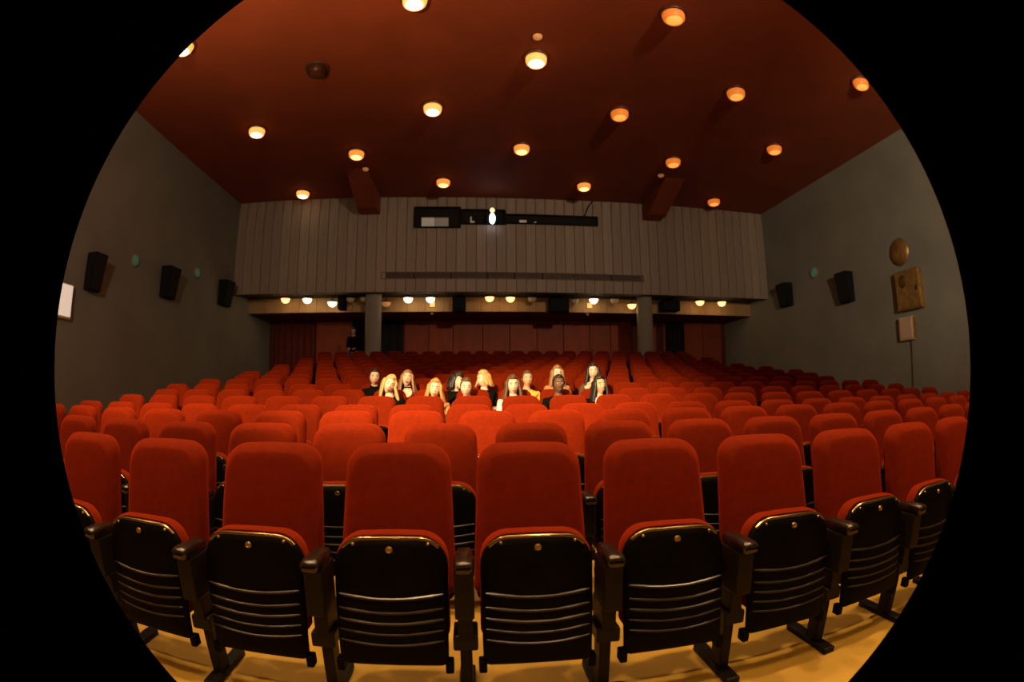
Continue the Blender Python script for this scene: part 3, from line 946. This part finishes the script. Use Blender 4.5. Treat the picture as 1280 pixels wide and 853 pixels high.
    no = np.empty(nvtx*3); body.vertices.foreach_get('normal', no); no = no.reshape(-1, 3)
    best = np.full(nvtx, 1e9); lab_ = np.zeros(nvtx, int)
    names_ = ['torso', 'neck', 'head', 'arm', 'hand', 'leg', 'shoe']
    for a, b in E:
        A = np.array(V[a]); D = np.array(V[b])-A
        t = np.clip(((co-A)@D)/max(D@D, 1e-9), 0, 1)
        d = np.linalg.norm(co-A-t[:, None]*D, axis=1)-(RAD[a]*(1-t)+RAD[b]*t)
        w = d < best
        best[w] = d[w]
        lab_[w] = names_.index(TAG[b])
    hc = np.array(H)
    lab_[np.linalg.norm((co-hc)/[.085, .125, .125], axis=1) < 1.0] = 2
    lab_[(lab_ == 1) & (neck == 'turtle')] = 0
    if neck == 'low':
        cx = np.array(N)+[0, -.08, -.05]
        lab_[(np.linalg.norm((co-cx)*[1.3, 1, .62], axis=1) < .085) & (no[:, 1] < .2)] = 1
    elif neck == 'crew':
        lab_[(co[:, 2] > N.z-.015) & (lab_ == 0) & (abs(co[:, 0]-N.x) < .075)] = 1
    polys = [tuple(p.vertices) for p in body.polygons]

    def garment(name, tags, mt, off, lbl=None, cond=None):
        ids = {names_.index(t) for t in tags}
        sel = [p for p in polys if all(lab_[i] in ids for i in p) and (cond is None or all(cond[i] for i in p))]
        if not sel: return None
        used = sorted({i for p in sel for i in p})
        ix = {v: k for k, v in enumerate(used)}
        bm = bmesh.new()
        vs_ = [bm.verts.new(co[i]+no[i]*off) for i in used]
        for p in sel: bm.faces.new([vs_[ix[i]] for i in p])
        bm.verts.index_update()
        nn = {vs_[k].index: no[i] for i, k in ix.items()}
        be = [e for e in bm.edges if e.is_boundary]
        src = {v: nn[v.index] for e in be for v in e.verts}
        r = bmesh.ops.extrude_edge_only(bm, edges=be)
        nv = [x for x in r['geom'] if isinstance(x, bmesh.types.BMVert)]
        for v in nv:
            q = min((e.other_vert(v) for e in v.link_edges), key=lambda w: (w.co-v.co).length)
            if q in src:
                v.co = v.co-Vector(src[q])*(off+.006)
        m_ = bpy.data.meshes.new(name); bm.to_mesh(m_); bm.free()
        m_.materials.append(mt)
        m_.polygons.foreach_set('use_smooth', [True]*len(m_.polygons))
        ob = link(name, m_, bo)
        if lbl: ob['label'] = lbl
        return ob
    if inner:
        cond = (abs(co[:, 0]-N.x) < .075) & (no[:, 1] < .1)
        garment('shirt', ('torso',), M_CLOTH[inner], .008, inner+' shirt front', cond)
        garment('jacket', ('torso', 'arm'), M_CLOTH[top_c], .015, None, ~cond)
    else:
        garment('jacket' if top_c in ('black', 'mustard', 'tan') and neck != 'turtle' else 'sweater', ('torso', 'arm'), M_CLOTH[top_c], .012)
    garment('trousers', ('leg',), M_CLOTH['jeans'], .010)
    for sx in (-1, 1):
        garment('shoe', ('shoe',), M_CLOTH['black'], .009, None, (co[:, 0]-P.x)*sx > 0)
    # ---- face
    def W(x, y, z): return H+R@Vector((x, y, z))*s
    for sx in (-1, 1):
        g = G(); g.revolve([(.0001, -.0105), (.006, -.009), (.0105, -.003), (.0105, .003), (.005, .009), (.0001, .0105)], 14, 0, 'Y')
        g2 = G(); g2.add([W(sx*.031+v[0], -.0795+v[1], .013+v[2]*.75) for v in g.v], g.f)
        e = link('eye', smooth_by_angle(g2.mesh('eye', M_EYE), 80), bo)
        g = G(); g.revolve([(.0001, -.0125), (.0055, -.0117), (.0062, -.0085)], 12, 0, 'Y')
        g2 = G(); g2.add([W(sx*.031+v[0], -.0795+v[1], .013+v[2]*.9) for v in g.v], g.f)
        link('iris', g2.mesh('iris', M_IRIS), e)
        g = G(); g.tube([W(sx*.014, -.094, .031), W(sx*.03, -.094, .036), W(sx*.047, -.083, .031)], [.0028*s, .0036*s, .002*s], 6)
        link('eyebrow', g.mesh('eyebrow', M_HAIR['brown' if hair in ('blonde', 'ginger', 'darkblonde') else 'black']), bo)
    g = G(); g.tube([W(-.024, -.090, -.064), W(-.010, -.1015, -.060), W(0, -.1035, -.0615), W(.010, -.1015, -.060), W(.024, -.090, -.064)], [.001, .0042*s, .0042*s, .0042*s, .001], 6)
    g.tube([W(-.022, -.090, -.065), W(-.009, -.1005, -.0695), W(.009, -.1005, -.0695), W(.022, -.090, -.065)], [.001, .0048*s, .0048*s, .001], 6)
    link('lips', g.mesh('lips', M_LIPD if skin == 'dark' else M_LIP, True), bo)
    # ---- hair
    g = G()
    hair_cap(g, style, R, H, s)
    if style in ('long', 'fringe', 'bob'):
        locks(g, R, H, s, length, rng)
    hm_ = g.mesh('hair', M_HAIR[hair], True)
    link('hair', hm_, bo)
    return bo, W, N


def sx_of(x, sy):
    n = min(range(16), key=lambda k: abs(ROWY[k]-.12-sy))
    xs = row_seats(n)
    return min(xs, key=lambda q: abs(q-x))


def sit(row, X, z, *a, **k):
    Yr = 6.1 if row == 5 else 6.95
    Y = ROWY[row]-.235
    f = Y/Yr
    return person(a[0], (X*f, Y, EYE.z+(z-EYE.z)*f), None, ROWY[row]-.12, FLZ[row], *a[1:], **k)


# front group
_, W, N = sit(5, -1.038, 1.283, 'blonde woman in a dark top leaning her head towards the man in the black turtleneck', 'fair', 'blonde', 'long', 'black', rot=(12, 4, 22), length=.26, seed=2)
sit(5, -.467, 1.228, 'smiling woman with long reddish blonde hair facing the camera, in the front group', 'fair', 'ginger', 'long', 'tan', rot=(2, 0, 6), length=.27, seed=3)
sit(5, -.075, 1.245, 'man with short dark hair in a dark maroon jacket, centre of the front group', 'fair', 'brown', 'short', 'maroon', rot=(3, 6, 2), seed=4)
sit(5, .508, 1.270, 'woman with long straight brown hair and white sleeves', 'fair', 'brown', 'long', 'white', rot=(2, 3, -3), length=.34, seed=5)
sit(5, 1.088, 1.278, 'dark-skinned man with short black hair in a black jacket over a pale blue shirt', 'dark', 'black', 'short', 'black', rot=(6, 0, 0), inner='blue', seed=6)
sit(5, 1.628, 1.262, 'woman with long black hair, pale blue collar and black coat', 'mid', 'black', 'long', 'black', rot=(10, 0, -8), length=.36, inner='blue', seed=7)
# the row behind them
sit(6, -1.397, 1.400, 'man with short black hair in a black turtleneck, at the left end of the group', 'fair', 'black', 'short', 'black', rot=(14, 2, 3), neck='turtle', seed=8)
_, W, N = sit(6, -.928, 1.376, 'woman with long dark blonde hair, black choker and a low neckline', 'fair', 'darkblonde', 'long', 'maroon', rot=(6, -12, 6), neck='low', length=.32, seed=9)
ck = bpy.data.objects['person.007']
g = G()
nn = [(N.x+.057*math.cos(t), N.y-.004+.060*math.sin(t), N.z+.030+.006*math.sin(t)) for t in [2*math.pi*k/24 for k in range(25)]]
g.tube(nn, .009, 6)
link('choker', g.mesh('choker', M_CLOTH['black'], True), ck)
sit(6, -.222, 1.352, 'person with black hair in a black jacket, turned aside with a hand at the face', 'fair', 'black', 'bob', 'black', rot=(38, 22, 12), length=.14, extra='hand_face', seed=10)
sit(6, .166, 1.371, 'person with short tousled blonde hair, head turned in profile, black jacket', 'fair', 'blonde', 'bob', 'black', rot=(-58, 8, 0), length=.09, seed=11)
sit(6, .788, 1.368, 'man with short brown hair in a mustard yellow jacket with a black collar', 'mid', 'brown', 'short', 'mustard', rot=(3, 0, -4), neck='crew', seed=12)
sit(6, 1.221, 1.436, 'woman with long fair brown hair half hidden behind the dark-skinned man', 'fair', 'darkblonde', 'long', 'tan', rot=(2, 0, 0), length=.36, seed=13)
sit(6, 1.756, 1.468, 'woman with pulled-back dark hair in a brown jacket, behind the black-haired woman', 'fair', 'black', 'long', 'brown', rot=(-10, 0, -4), length=.30, extra='hand_up', seed=14)
# standing by the pillar at the very back
person('person in black standing with head bowed beside the left grey pillar', (-3.70, 15.0, 3.09), None, 15.0, FLZ[-1], 'mid', 'black', 'short', 'black', rot=(24, 32, 0), standing=True, seed=15, scale=1.0)
